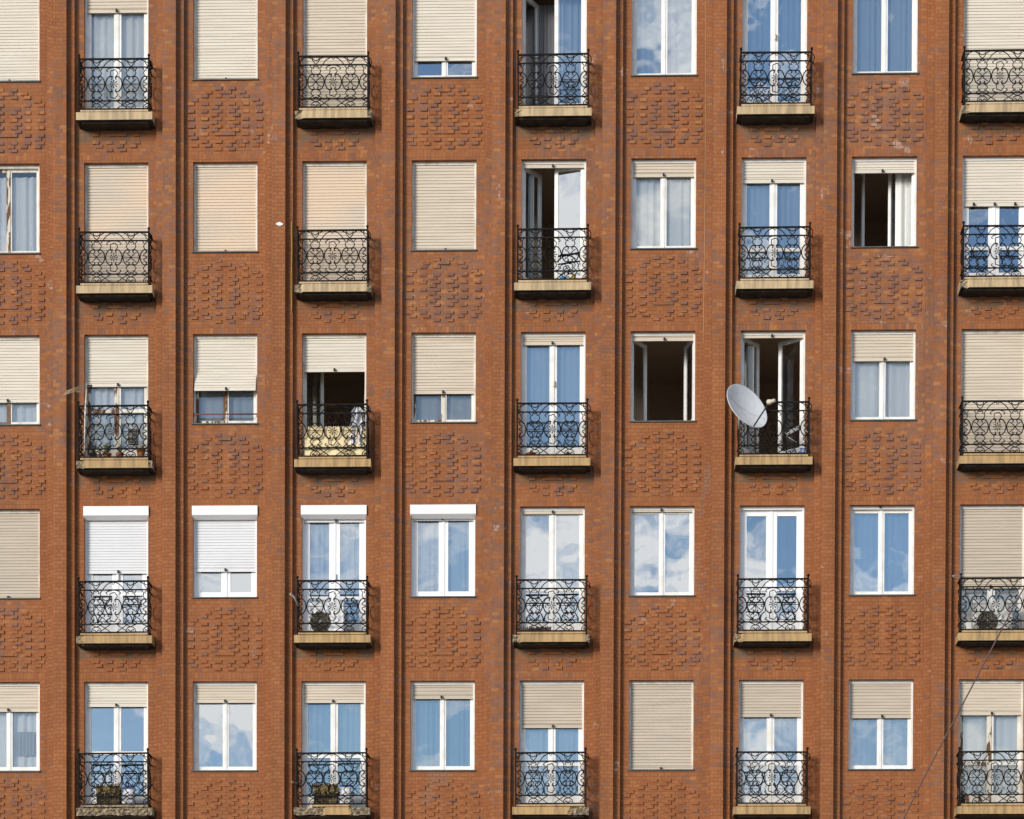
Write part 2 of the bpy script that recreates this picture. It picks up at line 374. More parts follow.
# ------------------------------------------------------------------ windows
YG, YSH, YS = 0.085, 0.105, 0.145        # guide, shutter and sash planes behind the wall face
def slats(m, x0, x1, z0, z1, y, pitch=.052, gap_top=.5, tilt=None):
    """roller shutter curtain; the upper slats hang apart, the lower ones are closed"""
    z = z1; H = z1 - z0
    def P(x, yy, zz):
        if tilt:
            t = max(0, (tilt[0] - zz)); return (x, yy - t * tilt[1], zz)
        return (x, yy, zz)
    while z > z0 + .06:
        zb = max(z - pitch * random.uniform(.93, 1.07), z0 + .055); g = random.uniform(.55, 1.15) * .011 * (1 if (z1 - z) / 1.6 < gap_top else (.4 if pitch > .05 else .15))
        m.quad(P(x0, y + .012, zb), P(x1, y + .012, zb), P(x1, y + .012, zb + g), P(x0, y + .012, zb + g))
        m.quad(P(x0, y + .012, zb + g), P(x1, y + .012, zb + g), P(x1, y, zb + g + .003), P(x0, y, zb + g + .003))
        m.quad(P(x0, y, zb + g + .003), P(x1, y, zb + g + .003), P(x1, y + .002, z - .006), P(x0, y + .002, z - .006))
        m.quad(P(x0, y + .002, z - .006), P(x1, y + .002, z - .006), P(x1, y + .012, z), P(x0, y + .012, z))
        z = zb
        if zb <= z0 + .0551: break
    a, b = P(x0, y - .004, z0), P(x1, y - .004, z0); c_, d_ = P(x1, y - .004, z0 + .055), P(x0, y - .004, z0 + .055)
    m.quad(a, b, c_, d_)
    m.quad((a[0], a[1] + .02, a[2]), (b[0], b[1] + .02, b[2]), b, a); m.quad(d_, c_, (c_[0], c_[1] + .014, c_[2]), (d_[0], d_[1] + .014, d_[2]))
    for xk in ([(x0 + x1) / 2] if not tilt or len(tilt) < 3 else [x0 + .2, (x0 + x1) / 2, x1 - .2]):
        p = P(xk + random.uniform(-.03, .03), y, z0 + .03); m.box(p[0] - .017, p[0] + .017, p[1] - .05, p[1] - .004, p[2] - .018, p[2] + .022, 1)

def sash(m, w_, h, st, bt, tt, mid=None, d=.045):
    """leaf frame in its own plane: hinge at x = 0, bottom at z = 0"""
    m.box(0, st, 0, d, 0, h); m.box(w_ - st, w_, 0, d, 0, h)
    m.box(st, w_ - st, .002, d, 0, bt); m.box(st, w_ - st, .002, d, h - tt, h)
    if mid: m.box(st, w_ - st, .002, d, mid - .03, mid + .03)

def curtain(x0, x1, z0, z1, y, amp, wl, mat, parent, name='curtain', gather=None):
    m = MB(); n = max(8, int((x1 - x0) / wl * 7)); rows = 6; ph = random.uniform(0, 6)
    def P(i, k):
        t = i / n; zz = k / rows; xx = x0 + (x1 - x0) * t
        if gather: xx = gather[0] + (xx - gather[0]) * (1 - gather[1] * math.sin(math.pi * min(1, (1 - zz) * 1.1)) * .6)
        a = amp * (.6 + .5 * math.sin(t * 11 + ph)) 
        return (xx, y + a * math.sin(2 * math.pi * (xx - x0) / wl + ph + .6 * math.sin(t * 23) + .25 * zz), z0 + (z1 - z0) * zz)
    for i in range(n):
        for k in range(rows): m.quad(P(i, k), P(i + 1, k), P(i + 1, k + 1), P(i, k + 1), 0, True)
    return m.build(name, CURT[mat] if isinstance(mat, str) else mat, parent)

def window(r, c, sh=None, style='old', cur=None, ang=(0, 0), shut='beige', frame=None, glassm=None, mullion=None, sag=0, box=False, tilt=None, cpart=(0, 1), mid=None, gap=.5, curz=None):
    door = is_door(c); X = cx(c); zt = ZT[r]; H = DH if door else WH; zb = zt - H; x0, x1 = X - OW / 2, X + OW / 2
    fm = frame or {'old': OLDWHITE, 'new': WHITE, 'pvc': PVC}[style]
    name = 'balcony_door' if door else 'window'
    # fixed outer frame + guides: the window's own mesh
    m = MB(); gw = .034
    m.box(x0 + .001, x0 + gw, YG, .19, zb + .001, zt - .001); m.box(x1 - gw, x1 - .001, YG, .19, zb + .001, zt - .001)
    m.box(x0 + gw, x1 - gw, YG + .004, .19, zt - .055, zt - .001); m.box(x0 + gw, x1 - gw, .13, .19, zb + .001, zb + .035)
    win = m.build(name, [fm], B)
    if not door:
        m = MB(); m.box(x0 - .02, x1 + .02, -.028, .13, zb - .018, zb + .006, bev=.004); m.build('sill', DARKMETAL, win)
    # leaves
    closed = sh is not None and sh >= 0.97 * H
    st = {'old': .048, 'new': .055, 'pvc': .085}[style] + (.012 if door else 0)
    bt = (.22 if door else st + .01); lw = (OW - 2 * gw) / 2
    if not closed:
        zs0 = zb + .035; hs = zt - .055 - zs0
        for side in (0, 1):
            a = ang[side]; hx = x0 + gw if side == 0 else x1 - gw
            m = MB(); sash(m, lw, hs, st, bt, st, mid=(hs * mid if mid else None))
            if side == 1:
                m.v = [(-v[0], v[1], v[2]) for v in m.v]; m.f = [f[::-1] for f in m.f]
            lm = fm if not (mullion and a == 0) else mullion
            rot = (0, 0, R(a) if side == 0 else -R(a))
            o = m.build('door_leaf' if door else 'sash', lm if side == 0 or not mullion else fm, win, (hx, YS, zs0), rot)
            m = MB(); s_ = 1 if side == 0 else -1
            q = [(s_ * st, bt), (s_ * (lw - st), bt), (s_ * (lw - st), hs - st), (s_ * st, hs - st)]
            tx, tz = random.uniform(-.006, .006), random.uniform(-.009, .009)
            cxm = s_ * lw / 2; czm = hs / 2
            pts = [(qx, .024 + (qx - cxm) * tx * 2 + (qz - czm) * tz, qz) for qx, qz in q]
            if side == 1: pts = [pts[1], pts[0], pts[3], pts[2]]
            m.quad(*pts); m.build('pane', glassm or (GLASSW if cur == 'w' else GLASS), win, (hx, YS, zs0), rot)
        m = MB()   # meeting stile over the joint
        if ang == (0, 0):
            m.box(X - .022, X + .022, YS - .012, YS, zb + .036, zt - .056); m.build('meeting_stile', mullion or fm, win)
        if (r, c) in ((1, 7), (3, 5), (4, 1), (4, 3)):
            m = MB(); hz = zb + H * .47 + (.32 if r in (1, 3) else 0)
            if ang[1] == 0: m.box(X + .005, X + .028, YS - .05, YS - .013, hz - .055, hz + .055, bev=.005); m.build('handle', principled('handle', (.6, .5, .32), .4)[0] if door and r in (1, 3) else fm, win)
    if cur:
        a, b = x0 + .05 + (OW - .1) * cpart[0], x0 + .05 + (OW - .1) * cpart[1]
        yb = .34 if ang != (0, 0) else .235
        topz = zt - (.02 if cur in 'bt' else .16)
        if curz: topz = zt - curz
        curtain(a, b, zb + .03, topz, yb, .022, .11 if cur in 'bt' else .16, cur, win)
    if sh is not None:
        m = MB(); sz0 = zt - sh if not closed else zb + .008
        slats(m, x0 + gw - .008, x1 - gw + .008, sz0, zt - .056, YSH, tilt=tilt, gap_top=gap, pitch=.049 if shut == 'white' else .054)
        o = m.build('roller_shutter', [SHUT[shut], BLACK], win)
        if sag: o.matrix_basis = Matrix.Translation((X, 0, zt)) @ Matrix.Rotation(R(sag), 4, 'Y') @ Matrix.Translation((-X, 0, -zt))
    if box:
        m = MB(); e = .03; ax, bx = x0 - .012, x1 + .012; n = len(m.v)
        prof = [(.12, zt + .03), (-.033, zt + .03), (-.038, zt + .022), (-.038, zt - .130), (-.033, zt - .138), (.05, zt - .196), (.12, zt - .196)]
        for i in range(len(prof) - 1):
            (ya, za), (yb_, zb_) = prof[i], prof[i + 1]; m.quad((ax, ya, za), (ax, yb_, zb_), (bx, yb_, zb_), (bx, ya, za))
        for xx, fl in ((ax, 1), (bx, 0)):
            nn = len(m.v); m.v += [(xx, p[0], p[1]) for p in prof]; f = tuple(range(nn, nn + len(prof))); m.f.append(f if fl else f[::-1]); m.mi.append(0); m.sm.append(False)
        m.build('shutter_box', PVC, win)
    return win

def sd(r, c, y):
    """shutter drop below the opening's head for a bottom edge seen at y"""
    return ZT[r] - at(512, y + (TOPY[r] - TOPY_AT(r, c)), YSH).z
TOPY = {r: None for r in ZT}
def proj(p):
    v = RM.transposed() @ (Vector(p) - Vector((0, -D, EYE))); return 512 + FPX * v.x / v.y, YC - FPX * v.z / v.y
for r in ZT: TOPY[r] = proj((at(512, 400, 0).x, 0, ZT[r]))[1]
def TOPY_AT(r, c): return proj((cx(c), 0, ZT[r]))[1]

F = 9.9   # fully closed
def S(r, c, y, **k): return window(r, c, sh=sd(r, c, y), **k)
# top visible storey
window(1, 0, F, shut='pale', gap=.6); S(1, 1, 13, style='new', cur='w', shut='beige', curz=.2); window(1, 2, F, shut='pale', gap=.9); window(1, 3, F, shut='beige', gap=.55)
S(1, 4, 61, style='new', shut='pale', gap=1, glassm=GLASS2); W15 = window(1, 5, None, style='new', ang=(62, 0), cur='b', cpart=(.5, 1))
window(1, 6, None, style='new', cur='b', glassm=GLASS); window(1, 7, None, style='new', cur='b', glassm=GLASS2); window(1, 8, None, style='new', cur='b'); window(1, 9, F, shut='pale', gap=1)
# second
window(2, 0, None, frame=OLDWHITE, mullion=ROTTEN, cur='w'); window(2, 1, F, shut='cream', gap=.5); window(2, 2, F, shut='cream', gap=.35); window(2, 3, F, shut='cream', gap=.5); window(2, 4, F, shut='beige', gap=.2)
S(2, 5, 168, style='new', ang=(54, 11), cur='g', cpart=(0, .16), glassm=GLASS2); S(2, 6, 177, style='new', cur='w'); S(2, 7, 183, style='new', cur='b', mid=.30, shut='pale'); S(2, 8, 173, style='new', ang=(62, 38), cur='w', cpart=(.72, 1), glassm=GLASS0, shut='pale')
S(2, 9, 206, style='pvc', glassm=GLASS2, shut='pale', gap=1, mid=.30, cur='d', tilt=(0, 0, 1))
# third
S(3, 0, 403, cur='w', mullion=BROWN, shut='pale', gap=1); S(3, 1, 387, cur='w', shut='pale', mid=.42, gap=1, mullion=ROTTEN); W32 = S(3, 2, 393, cur='g', glassm=GLASSW, shut='pale', tilt=(ZT[3] - .62, .30), mullion=ROTTEN, gap=.4)
S(3, 3, 372, ang=(56, 84), shut='pale', gap=1); S(3, 4, 394, cur='g', glassm=GLASSW, mullion=ROTTEN, shut='beige', gap=.7, curz=.5); S(3, 5, 345, style='new', cur='b'); S(3, 6, 341, style='new', ang=(60, 74))
S(3, 7, 338, style='new', ang=(52, 40), cur='g', cpart=(0, .2), glassm=GLASS0); S(3, 8, 361, style='new', cur='w', curz=.12, shut='beige'); window(3, 9, F, shut='beige', gap=1)
# fourth
window(4, 0, F, shut='tan', gap=.6); S(4, 1, 574, style='pvc', shut='white', box=True, gap=0, mid=.34, glassm=GLASS2); S(4, 2, 572, style='pvc', shut='white', box=True, gap=0, glassm=GLASS2)
window(4, 3, .24, style='pvc', box=True, cur='b', shut='white', mid=.30); window(4, 4, .22, style='pvc', box=True, cur='b', shut='white')
S(4, 5, 514, style='new', mid=.36, cur='d', glassm=GLASS2); S(4, 6, 512, style='new', cur='d', glassm=GLASS2, shut='beige'); window(4, 7, None, style='pvc', mid=.36, glassm=GLASS2, cur='d')
S(4, 8, 509, style='new', cur='b', glassm=GLASS2, sag=-1.2); S(4, 9, 588, shut='tan', gap=1, style='new', cur='w')
# fifth
S(5, 0, 712, style='new', cur='w', shut='beige'); S(5, 1, 707, style='new', shut='pale', glassm=GLASS2, mid=.45); S(5, 2, 703, style='new', shut='beige', gap=1, glassm=GLASS2); S(5, 3, 703, style='new', cur='t', shut='beige', mid=.42)
S(5, 4, 699, style='new', cur='t', shut='tan'); S(5, 5, 728, style='new', cur='b', shut='tan', mid=.35); window(5, 6, F, shut='tan', gap=.45); S(5, 7, 717, style='new', cur='b', shut='tan', mid=.35)
S(5, 8, 718, style='new', cur='b', shut='tan', gap=1); S(5, 9, 715, cur='w', mullion=ROTTEN, shut='beige', mid=.35, curz=.5)
for r in ZT:
    window(r, -1, F, shut='beige'); window(r, 10, F if r % 2 else 1.0, shut='pale', cur='w', style='new')
# extras of single windows
m = MB(); z = at(225, 414, .02).z; m.tube([(cx(2) - OW / 2 + .002, .03, z), (cx(2) + OW / 2 - .002, .03, z)], .013, 6); m.build('guard_bar', principled('red_oxide', (.16, .05, .04), .6)[0], W32)
curtain(cx(5) - .53, cx(5) + .1, ZT[1] - DH + .03, ZT[1] - .06, .62, .012, .07, BLIND, W15, 'blind')
m = MB(); a = at(18, 732, .2); b = at(35, 756, .2); m.box(a.x, b.x, .205, .212, b.z, a.z)
for k in range(5):
    xx = a.x + .03 + k * (b.x - a.x - .06) / 4; m.box(xx - .008, xx + .008, .198, .205, b.z + .02, a.z - .02, 1)
m.build('lace_panel', [principled('grey_lace', (.30, .30, .30), .9)[0], principled('pale_lace', (.5, .5, .5), .9)[0]], B)

# ------------------------------------------------------------------ balconies
SD = 0.40; SWD = 1.362
SLO = {1: 0.0, 2: 0.0, 3: .034, 4: .042, 5: .0}
SLX = {-1: .03, 1: .03, 3: .01, 5: -.01, 7: 0, 9: .03}
def slab(r, c, dmg=None):
    X = cx(c) + SLX[c]; zt = ZT[r]; z1 = zt - 2.325 - SLO[r]; z0 = z1 - .135
    m = MB(); n = 36; hh = 5
    def broken(t):
        if dmg == 'full': return True
        if dmg == 'ends': return t < .38 or t > .74
        if dmg == 'right': return t > .74
        if dmg == 'corner': return t < .07 or t > .95
        if dmg == 'leftcorner': return t < .06
        return False
    rnd = random.Random(r * 31 + c)
    jit = {}
    def P(i, k):
        t = i / n; x = X - SWD / 2 + SWD * t; z = z0 + (z1 - z0) * k / hh; y = -SD
        if broken(t) or (broken((i - 1) / n) if i else False):
            if (i, k) not in jit: jit[(i, k)] = (rnd.uniform(-.006, .006), rnd.uniform(.0, .045), rnd.uniform(-.012, .008))
            j = jit[(i, k)]; x += j[0]; y += j[1]; z += j[2]
        return (x, y, z)
    for i in range(n):
        mi = 1 if broken((i + .5) / n) else 0
        for k in range(hh): m.quad(P(i, k), P(i + 1, k), P(i + 1, k + 1), P(i, k + 1), mi)
        a, b = P(i, hh), P(i + 1, hh); m.quad(a, b, (b[0], .0, z1), (a[0], 0, z1), mi)
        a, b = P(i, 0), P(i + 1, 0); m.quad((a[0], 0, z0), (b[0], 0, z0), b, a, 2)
    for i, fl in ((0, 0), (n, 1)):
        for k in range(hh):
            a, b = P(i, k), P(i, k + 1); q = [(a[0], 0, a[2]), a, b, (b[0], 0, b[2])]
            m.quad(*(q if not fl else q[::-1]), mi=1 if dmg in ('full', 'ends', 'corner') else 0)
    # thin upper layer, set in from the edge
    xa, xb = X - SWD / 2 + .075, X + SWD / 2 - .075
    if dmg == 'ends': xa += .25; xb -= .30
    m.box(xa + .03, xb - .03, -SD + .075, 0, z1 + .002, z1 + .012, 2)  # dark recessed strip, shadow gap below the upper layer put into its colour
    m.box(xa, xb, -SD + .012, 0, z1 + .012, z1 + .046, 0 if dmg != 'full' else 1, bev=.004)
    # rough soffit haunch
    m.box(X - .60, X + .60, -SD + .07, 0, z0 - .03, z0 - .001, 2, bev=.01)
    return m.build('balcony', [STONE_PALE if r < 3 else STONE, CRUMBLE, SOOT_GAPSHADE], B)

def make_railing():
    m = MB(); p = .308; Zc = .46; yf = 0.0
    def C(pts, r=.0095, mir=(1,), cx0=0, n=5):
        for s_ in mir:
            m.tube([Vector((cx0 + s_ * q.x, yf, q.z)) for q in catmull([(a, 0, b) for a, b in pts], n)], max(r * 1.02, .0085), 5)
    for z, rr in ((.92, .014), (.767, .0105), (.153, .0105), (.004, .012)): m.box(-.62, .62, -rr, rr, z - rr, z + rr)
    for s_ in (-1, 1):
        m.box(s_ * .622 - .014, s_ * .622 + .014, -.014, .014, -.045, .965)
        m.lathe([(0.001, -.026), (.018, -.02), (.026, 0), (.018, .02), (.001, .028)], (s_ * .622, 0, .985), seg=8)
    for k in (-2, -1, 0, 1, 2):
        mir = (-1, 1) if abs(k) < 2 else ((1,) if k < 0 else (-1,)); x = k * p
        C([(.045, Zc + .085), (.03, Zc + .118), (.075, Zc + .138), (.125, Zc + .085), (.146, Zc), (.125, Zc - .085), (.075, Zc - .138), (.03, Zc - .118), (.045, Zc - .085)], .0105, mir, x, 4)
        if abs(k) == 1:
            C([(-.095, Zc + .088), (-.045, Zc + .052), (0, Zc), (.045, Zc - .052), (.095, Zc - .088)], .0075, mir, x)
            m.box(x - .14, x + .14, -.004, .004, Zc - .005, Zc + .005)
        if abs(k) == 2:
            C([(.02, Zc + .10), (.085, Zc + .04), (.02, Zc), (.085, Zc - .04), (.02, Zc - .10)], .0075, mir, x)
        if k:   # vase above, bell below
            C([(.105, .755), (.070, .70), (.085, .655), (.05, .605), (.0, .592)], .008, mir, x)
            C([(.0, .328), (.05, .31), (.090, .262), (.062, .21), (.115, .165)], .008, mir, x)
            C([(.0, .73), (.03, .745), (.052, .715), (.03, .70)], .0075, mir, x, 3)
            C([(.0, .19), (.03, .175), (.052, .205), (.03, .22)], .0075, mir, x, 3)
            C([(0, .775), (.045, .83), (.075, .875), (.14, .91)], .008, mir, x)
            C([(0, .845), (.04, .862), (.062, .895), (.045, .915)], .0075, mir, x, 4)
            C([(.085, .008), (.075, .06), (.035, .095), (0, .10)], .008, mir, x, 4)
            C([(0, .012), (.035, .05), (.055, .03)], .0075, mir, x, 4)
            C([(0, .10), (.06, .13), (.11, .15)], .0075, mir, x, 3)
    for a in range(8):
        t = a * math.pi / 4 + math.pi / 8 * 0; d = (math.cos(t), math.sin(t))
        m.tube([(d[0] * .012, 0, Zc + d[1] * .012), (d[0] * .045, 0, Zc + d[1] * .045), (d[0] * .072, 0, Zc + d[1] * .072)], [.004, .007, .013], 5)
    for s_ in (1, -1):
        pts = []
        for i in range(15):
            t = math.pi * (-.42 + 1.84 * i / 14); rr = .066 + .009 * math.cos(5 * t)
            pts.append((rr * math.cos(t), 0, Zc + s_ * (.195 + rr * math.sin(t))))
        m.tube(pts, .0085, 5)
        C([(.03, Zc + s_ * .30), (.09, Zc + s_ * .285), (.13, Zc + s_ * .25), (.105, Zc + s_ * .225)], .0075, (-1, 1), 0, 4)
    C([(0, .905), (.06, .895), (.13, .85), (.19, .775)], .0085, (-1, 1))
    for s_ in (-1, 1):
        for t in (-1, 1): m.tube([(s_ * .154 - .10 * t, 0, .148), (s_ * .154, 0, .078), (s_ * .154 + .10 * t, 0, .008)], .008, 5)
    m.tube([(-.03, 0, .90), (0, 0, .86), (.03, 0, .90)], .007, 5)
    m.lathe([(.001, -.05), (.02, -.03), (.012, 0)], (0, 0, 0), seg=6)
    # the two returns to the wall
    for s_ in (-1, 1):
        X = s_ * .622; dl = SD - .03
        for z, rr in ((.92, .014), (.767, .0105), (.153, .0105), (.004, .012)): m.box(X - rr, X + rr, .015, dl, z - rr, z + rr)
        def CY(pts, r=.008):
            m.tube([Vector((X, q.x, q.z)) for q in catmull([(a, 0, b) for a, b in pts], 4)], r, 5)
        for yc in (dl / 2,):
            for t in (-1, 1):
                CY([(yc + t * .045, Zc + .10), (yc + t * .075, Zc + .138), (yc + t * .135, Zc + .07), (yc + t * .146, Zc), (yc + t * .135, Zc - .07), (yc + t * .075, Zc - .138), (yc + t * .045, Zc - .10)], .010)
                CY([(yc + t * -.09, Zc + .09), (yc, Zc), (yc + t * .09, Zc - .09)])
                CY([(yc + t * .10, .755), (yc + t * .075, .67), (yc, .592)]); CY([(yc, .328), (yc + t * .085, .25), (yc + t * .11, .165)])
                CY([(yc, .775), (yc + t * .07, .87), (yc + t * .14, .91)]); CY([(yc + t * .08, .008), (yc + t * .06, .08), (yc, .10)])
    # little scroll outside the right post
    m.tube(catmull([(.64, 0, .90), (.675, .06, .86), (.66, .12, .80), (.64, .16, .78)], 4), .008, 5)
    return m
RAIL = make_railing().build('railing', IRON)
DMG = {(2, 3): 'corner', (5, 1): 'full', (5, 3): 'ends', (5, 5): 'right', (1, 9): 'leftcorner', (2, 9): 'leftcorner', (4, 1): 'leftcorner', (1, 5): 'leftcorner', (1, 3): 'corner', (3, 1): 'corner', (4, 5): 'corner', (4, 7): 'leftcorner'}
first = True
for r in ZT:
    for c in COLS:
        if not is_door(c): continue
        s_ = slab(r, c, DMG.get((r, c)))
        o = RAIL if first else RAIL.copy()
        if not first: col.objects.link(o)
        first = False; jr = random.Random(r * 17 + c)
        o.parent = s_; o.location = (cx(c) + SLX[c] * .6, -SD + .03, ZT[r] - 2.325 - SLO[r] + .060); o.scale = (1, 1, .965 if r < 3 else .985); o.rotation_euler = (R(jr.uniform(-.9, .9)), R(jr.uniform(-.5, .5)), R(jr.uniform(-.4, .4)))
        if (r, c) in DMG: s_['label'] = 'balcony with chipped or crumbling slab edge'

# ------------------------------------------------------------------ things on and around the balconies
def floor_z(r): return ZT[r] - 2.325 - SLO[r] + .049
def wood(n, a, b): return mottled(n, a, b, 20, .8)
# satellite dish
p = at(747.2, 405.9, -.84)
E_ = empty('satellite_dish', (p.x + .18, -.42, p.z - .45), 'pale grey satellite dish clamped to an iron balcony railing before an open door', 'satellite dish')
DG = mottled('dish_enamel', (.62, .64, .67), (.56, .58, .61), 8, .4)
def L_(v): return Vector(v) - E_.location
ax = Vector((.584, -.709, .394)).normalized()
c0 = p - ax * .10
m = MB(); prof = [(.001, .0)] + [(.44 * i / 10, .10 * (i / 10) ** 2) for i in range(1, 11)] + [(.45, .103), (.45, .090)] + [(.44 * i / 10, .10 * (i / 10) ** 2 - .012) for i in range(10, 0, -1)]
m.lathe(prof, L_(c0), ax, 40); m.build('reflector', DG, E_)
m = MB(); sdir = (Vector((.96, 0, -.12)) - ax * Vector((.96, 0, -.12)).dot(ax)).normalized()
m.tube([L_(c0) + sdir * (.42 * k / 6) + ax * (.10 * (k / 6 * .955) ** 2 + .002) for k in range(-6, 7)], .0035, 4); m.build('seam', mottled('seam_grey', (.42, .43, .45), (.36, .37, .39), 8, .5), E_)
e1 = ax.cross(Vector((0, 0, 1))).normalized(); up = e1.cross(ax).normalized()
lowp = c0 - up * .43 + ax * .10; feed = at(769.5, 402, -1.16)
m = MB(); m.tube([L_(lowp), L_(feed)], .013, 6); m.build('feed_arm', BLACK, E_)
fd = (c0 - feed).normalized()
m = MB(); m.lathe([(.001, -.12), (.032, -.115), (.032, -.03), (.042, -.02), (.048, .03), (.001, .035)], L_(feed), fd, 12); m.box(*[v for k in range(3) for v in (L_(feed)[k] - .034, L_(feed)[k] + .034)]); m.build('feed_horn', mottled('feed_plastic', (.62, .56, .44), (.5, .45, .36), 9, .5), E_)
m = MB(); mp_ = Vector((cx(7) - .622, -SD + .03, floor_z(3) + .7)); m.tube([L_(c0 - ax * .01), L_(c0 - ax * .16), L_(mp_ + Vector((0, 0, .05)))], .022, 8); m.tube([L_(mp_ - Vector((0, 0, .25))), L_(mp_ + Vector((0, 0, .22)))], .021, 8); m.build('mount', METAL, E_)

# air conditioners
def aircon(r, c, fx, fy, label, w_, offs, dark):
    q = at(fx, fy, -.30); z0 = floor_z(r)
    E = empty('air_conditioner', (cx(c) + offs, -.13, z0), label, 'air conditioner')
    fxl = q.x - (cx(c) + offs); fzl = q.z - z0
    m = MB(); m.box(-w_ / 2, w_ / 2, -.13, .12, .05, .56, bev=.012); m.build('casing', PVC if not dark else mottled('aged_casing', (.62, .62, .60), (.5, .5, .48), 6, .5), E)
    m = MB(); m.lathe([(.001, .0), (.17, .0), (.185, -.012)], (fxl, -.133, fzl), (0, 1, 0), 28, 0); m.build('fan_opening', principled('fan_cavity', (.085, .072, .055), .8)[0], E)
    m = MB()
    for k in range(1, 7): m.tube([(fxl + .028 * k * math.cos(t * math.pi / 14), -.150, fzl + .028 * k * math.sin(t * math.pi / 14)) for t in range(28)], .0035, 4, closed=True)
    for k in range(12):
        t = k * math.pi / 6; m.tube([(fxl + .02 * math.cos(t), -.152, fzl + .02 * math.sin(t)), (fxl + .18 * math.cos(t), -.149, fzl + .18 * math.sin(t))], .0035, 4)
    m.build('fan_grille', principled('grille_wire', (.20, .18, .14), .5, .3)[0], E)
    m = MB(); m.lathe([(.001, -.02), (.018, -.016), (.02, 0)], (fxl, -.15, fzl), (0, 1, 0), 10); m.build('fan_hub', PVC, E)
    for s_ in (-1, 1):
        m = MB(); m.box(s_ * w_ * .33 - .03, s_ * w_ * .33 + .03, -.12, .11, 0, .049); m.build('foot', DARKMETAL, E)
    return E
aircon(4, 3, 320, 621.5, 'white air conditioner with round dark fan beside blue curtained balcony door', .62, -.10, False)
aircon(4, 9, 987.5, 621, 'greyish air conditioner standing below a half lowered tan shutter', .70, -.02, True)

# dark trough planter, pots, toys ...
def pot(name, px, py, Y, r_, h, colr, label, cat, group=None, plant=None, z=None):
    q = at(px, py, Y); E = empty(name, (q.x, Y, z), label, cat, group)
    m = MB(); m.lathe([(.001, 0), (r_ * .7, 0), (r_ * .95, h * .85), (r_ * 1.08, h * .86), (r_ * 1.08, h), (r_ * .9, h), (r_ * .86, h * .88), (.001, h * .88)], (0, 0, 0), seg=16); m.build('pot', colr, E)
    if plant:
        rnd = random.Random(int(px)); m = MB()
        for k in range(plant[1]):
            a = rnd.uniform(0, 6.28); ln = rnd.uniform(.5, 1) * plant[0]; lean = rnd.uniform(.1, .6)
            tip = Vector((math.cos(a) * ln * lean, math.sin(a) * ln * lean * .6, h + ln * (1 - lean * .4))); base = Vector((0, 0, h * .9)); mid = (base + tip) / 2 + Vector((0, 0, ln * .15)); sd_ = Vector((-math.sin(a), math.cos(a), 0)) * .022 * rnd.uniform(.6, 1.3)
            m.quad(base - sd_ * .3, base + sd_ * .3, mid + sd_, mid - sd_); m.quad(mid - sd_, mid + sd_, tip + sd_ * .15, tip - sd_ * .15)
        m.build('leaves', plant[2], E)
    return E
TERRA = wood('terracotta', (.40, .14, .06), (.3, .11, .05)); LEAF = mottled('leaf_green', (.07, .12, .035), (.11, .15, .05), 12, .7); DRYLEAF = mottled('grey_leaf', (.12, .14, .08), (.2, .19, .12), 12, .8)
DPOT = principled('dark_pot', (.05, .035, .03), .6)[0]
pot('potted_plant', 93, 452, -.2, .07, .13, DPOT, 'leafy potted plant at the left end of the cluttered balcony with the aerial', 'potted plant', plant=(.20, 26, DRYLEAF), z=floor_z(3))
pot('potted_plant', 107, 452, -.22, .08, .12, TERRA, 'low green plant in clay pot, middle of the cluttered balcony with the aerial', 'potted plant', plant=(.20, 34, LEAF), z=floor_z(3))
pot('potted_plant', 120, 452, -.22, .07, .12, TERRA, 'dark leaved plant below the grey mesh box on the cluttered balcony', 'potted plant', plant=(.17, 22, DRYLEAF), z=floor_z(3))
pot('flower_pot', 141, 452, -.24, .08, .20, wood('orange_clay', (.50, .22, .06), (.4, .16, .05)), 'tall empty orange clay pot at the right end of the cluttered balcony', 'flower pot', z=floor_z(3))
pot('flower_pot', 531, 452, -.22, .085, .09, TERRA, 'brown clay pot with stubby plant behind railing, under the long blue curtains', 'flower pot', plant=(.07, 14, DRYLEAF), z=floor_z(3))
pot('flower_pot', 568, 452, -.22, .085, .06, DPOT, 'low dark bowl with dry plant, right of the brown clay pot', 'flower pot', plant=(.07, 18, DRYLEAF), z=floor_z(3))
pot('potted_plant', 963, 802, -.25, .05, .10, DPOT, 'small green plant in the corner of the lowest balcony near the diagonal cable', 'potted plant', plant=(.11, 22, mottled('bright_leaf', (.03, .2, .1), (.05, .14, .06), 12, .7)), z=floor_z(5))
# mesh box hung behind the railing, cluttered balcony
q = at(133, 436, -.28)
E = empty('wire_cage', (q.x, -.26, q.z - .14), 'small dark grey mesh box fixed behind the railing of the cluttered balcony', 'cage')
m = MB(); m.box(-.085, .085, -.03, .06, 0, .26); m.build('box', principled('cage_dark', (.10, .10, .09), .8)[0], E)
m = MB()
for k in range(6): m.tube([(-.085 + k * .034, -.036, 0), (-.085 + k * .034, -.036, .26)], .004, 4)
for k in range(7): m.tube([(-.085, -.036, k * .0433), (.085, -.036, k * .0433)], .004, 4)
m.build('wire_mesh', METAL, E)
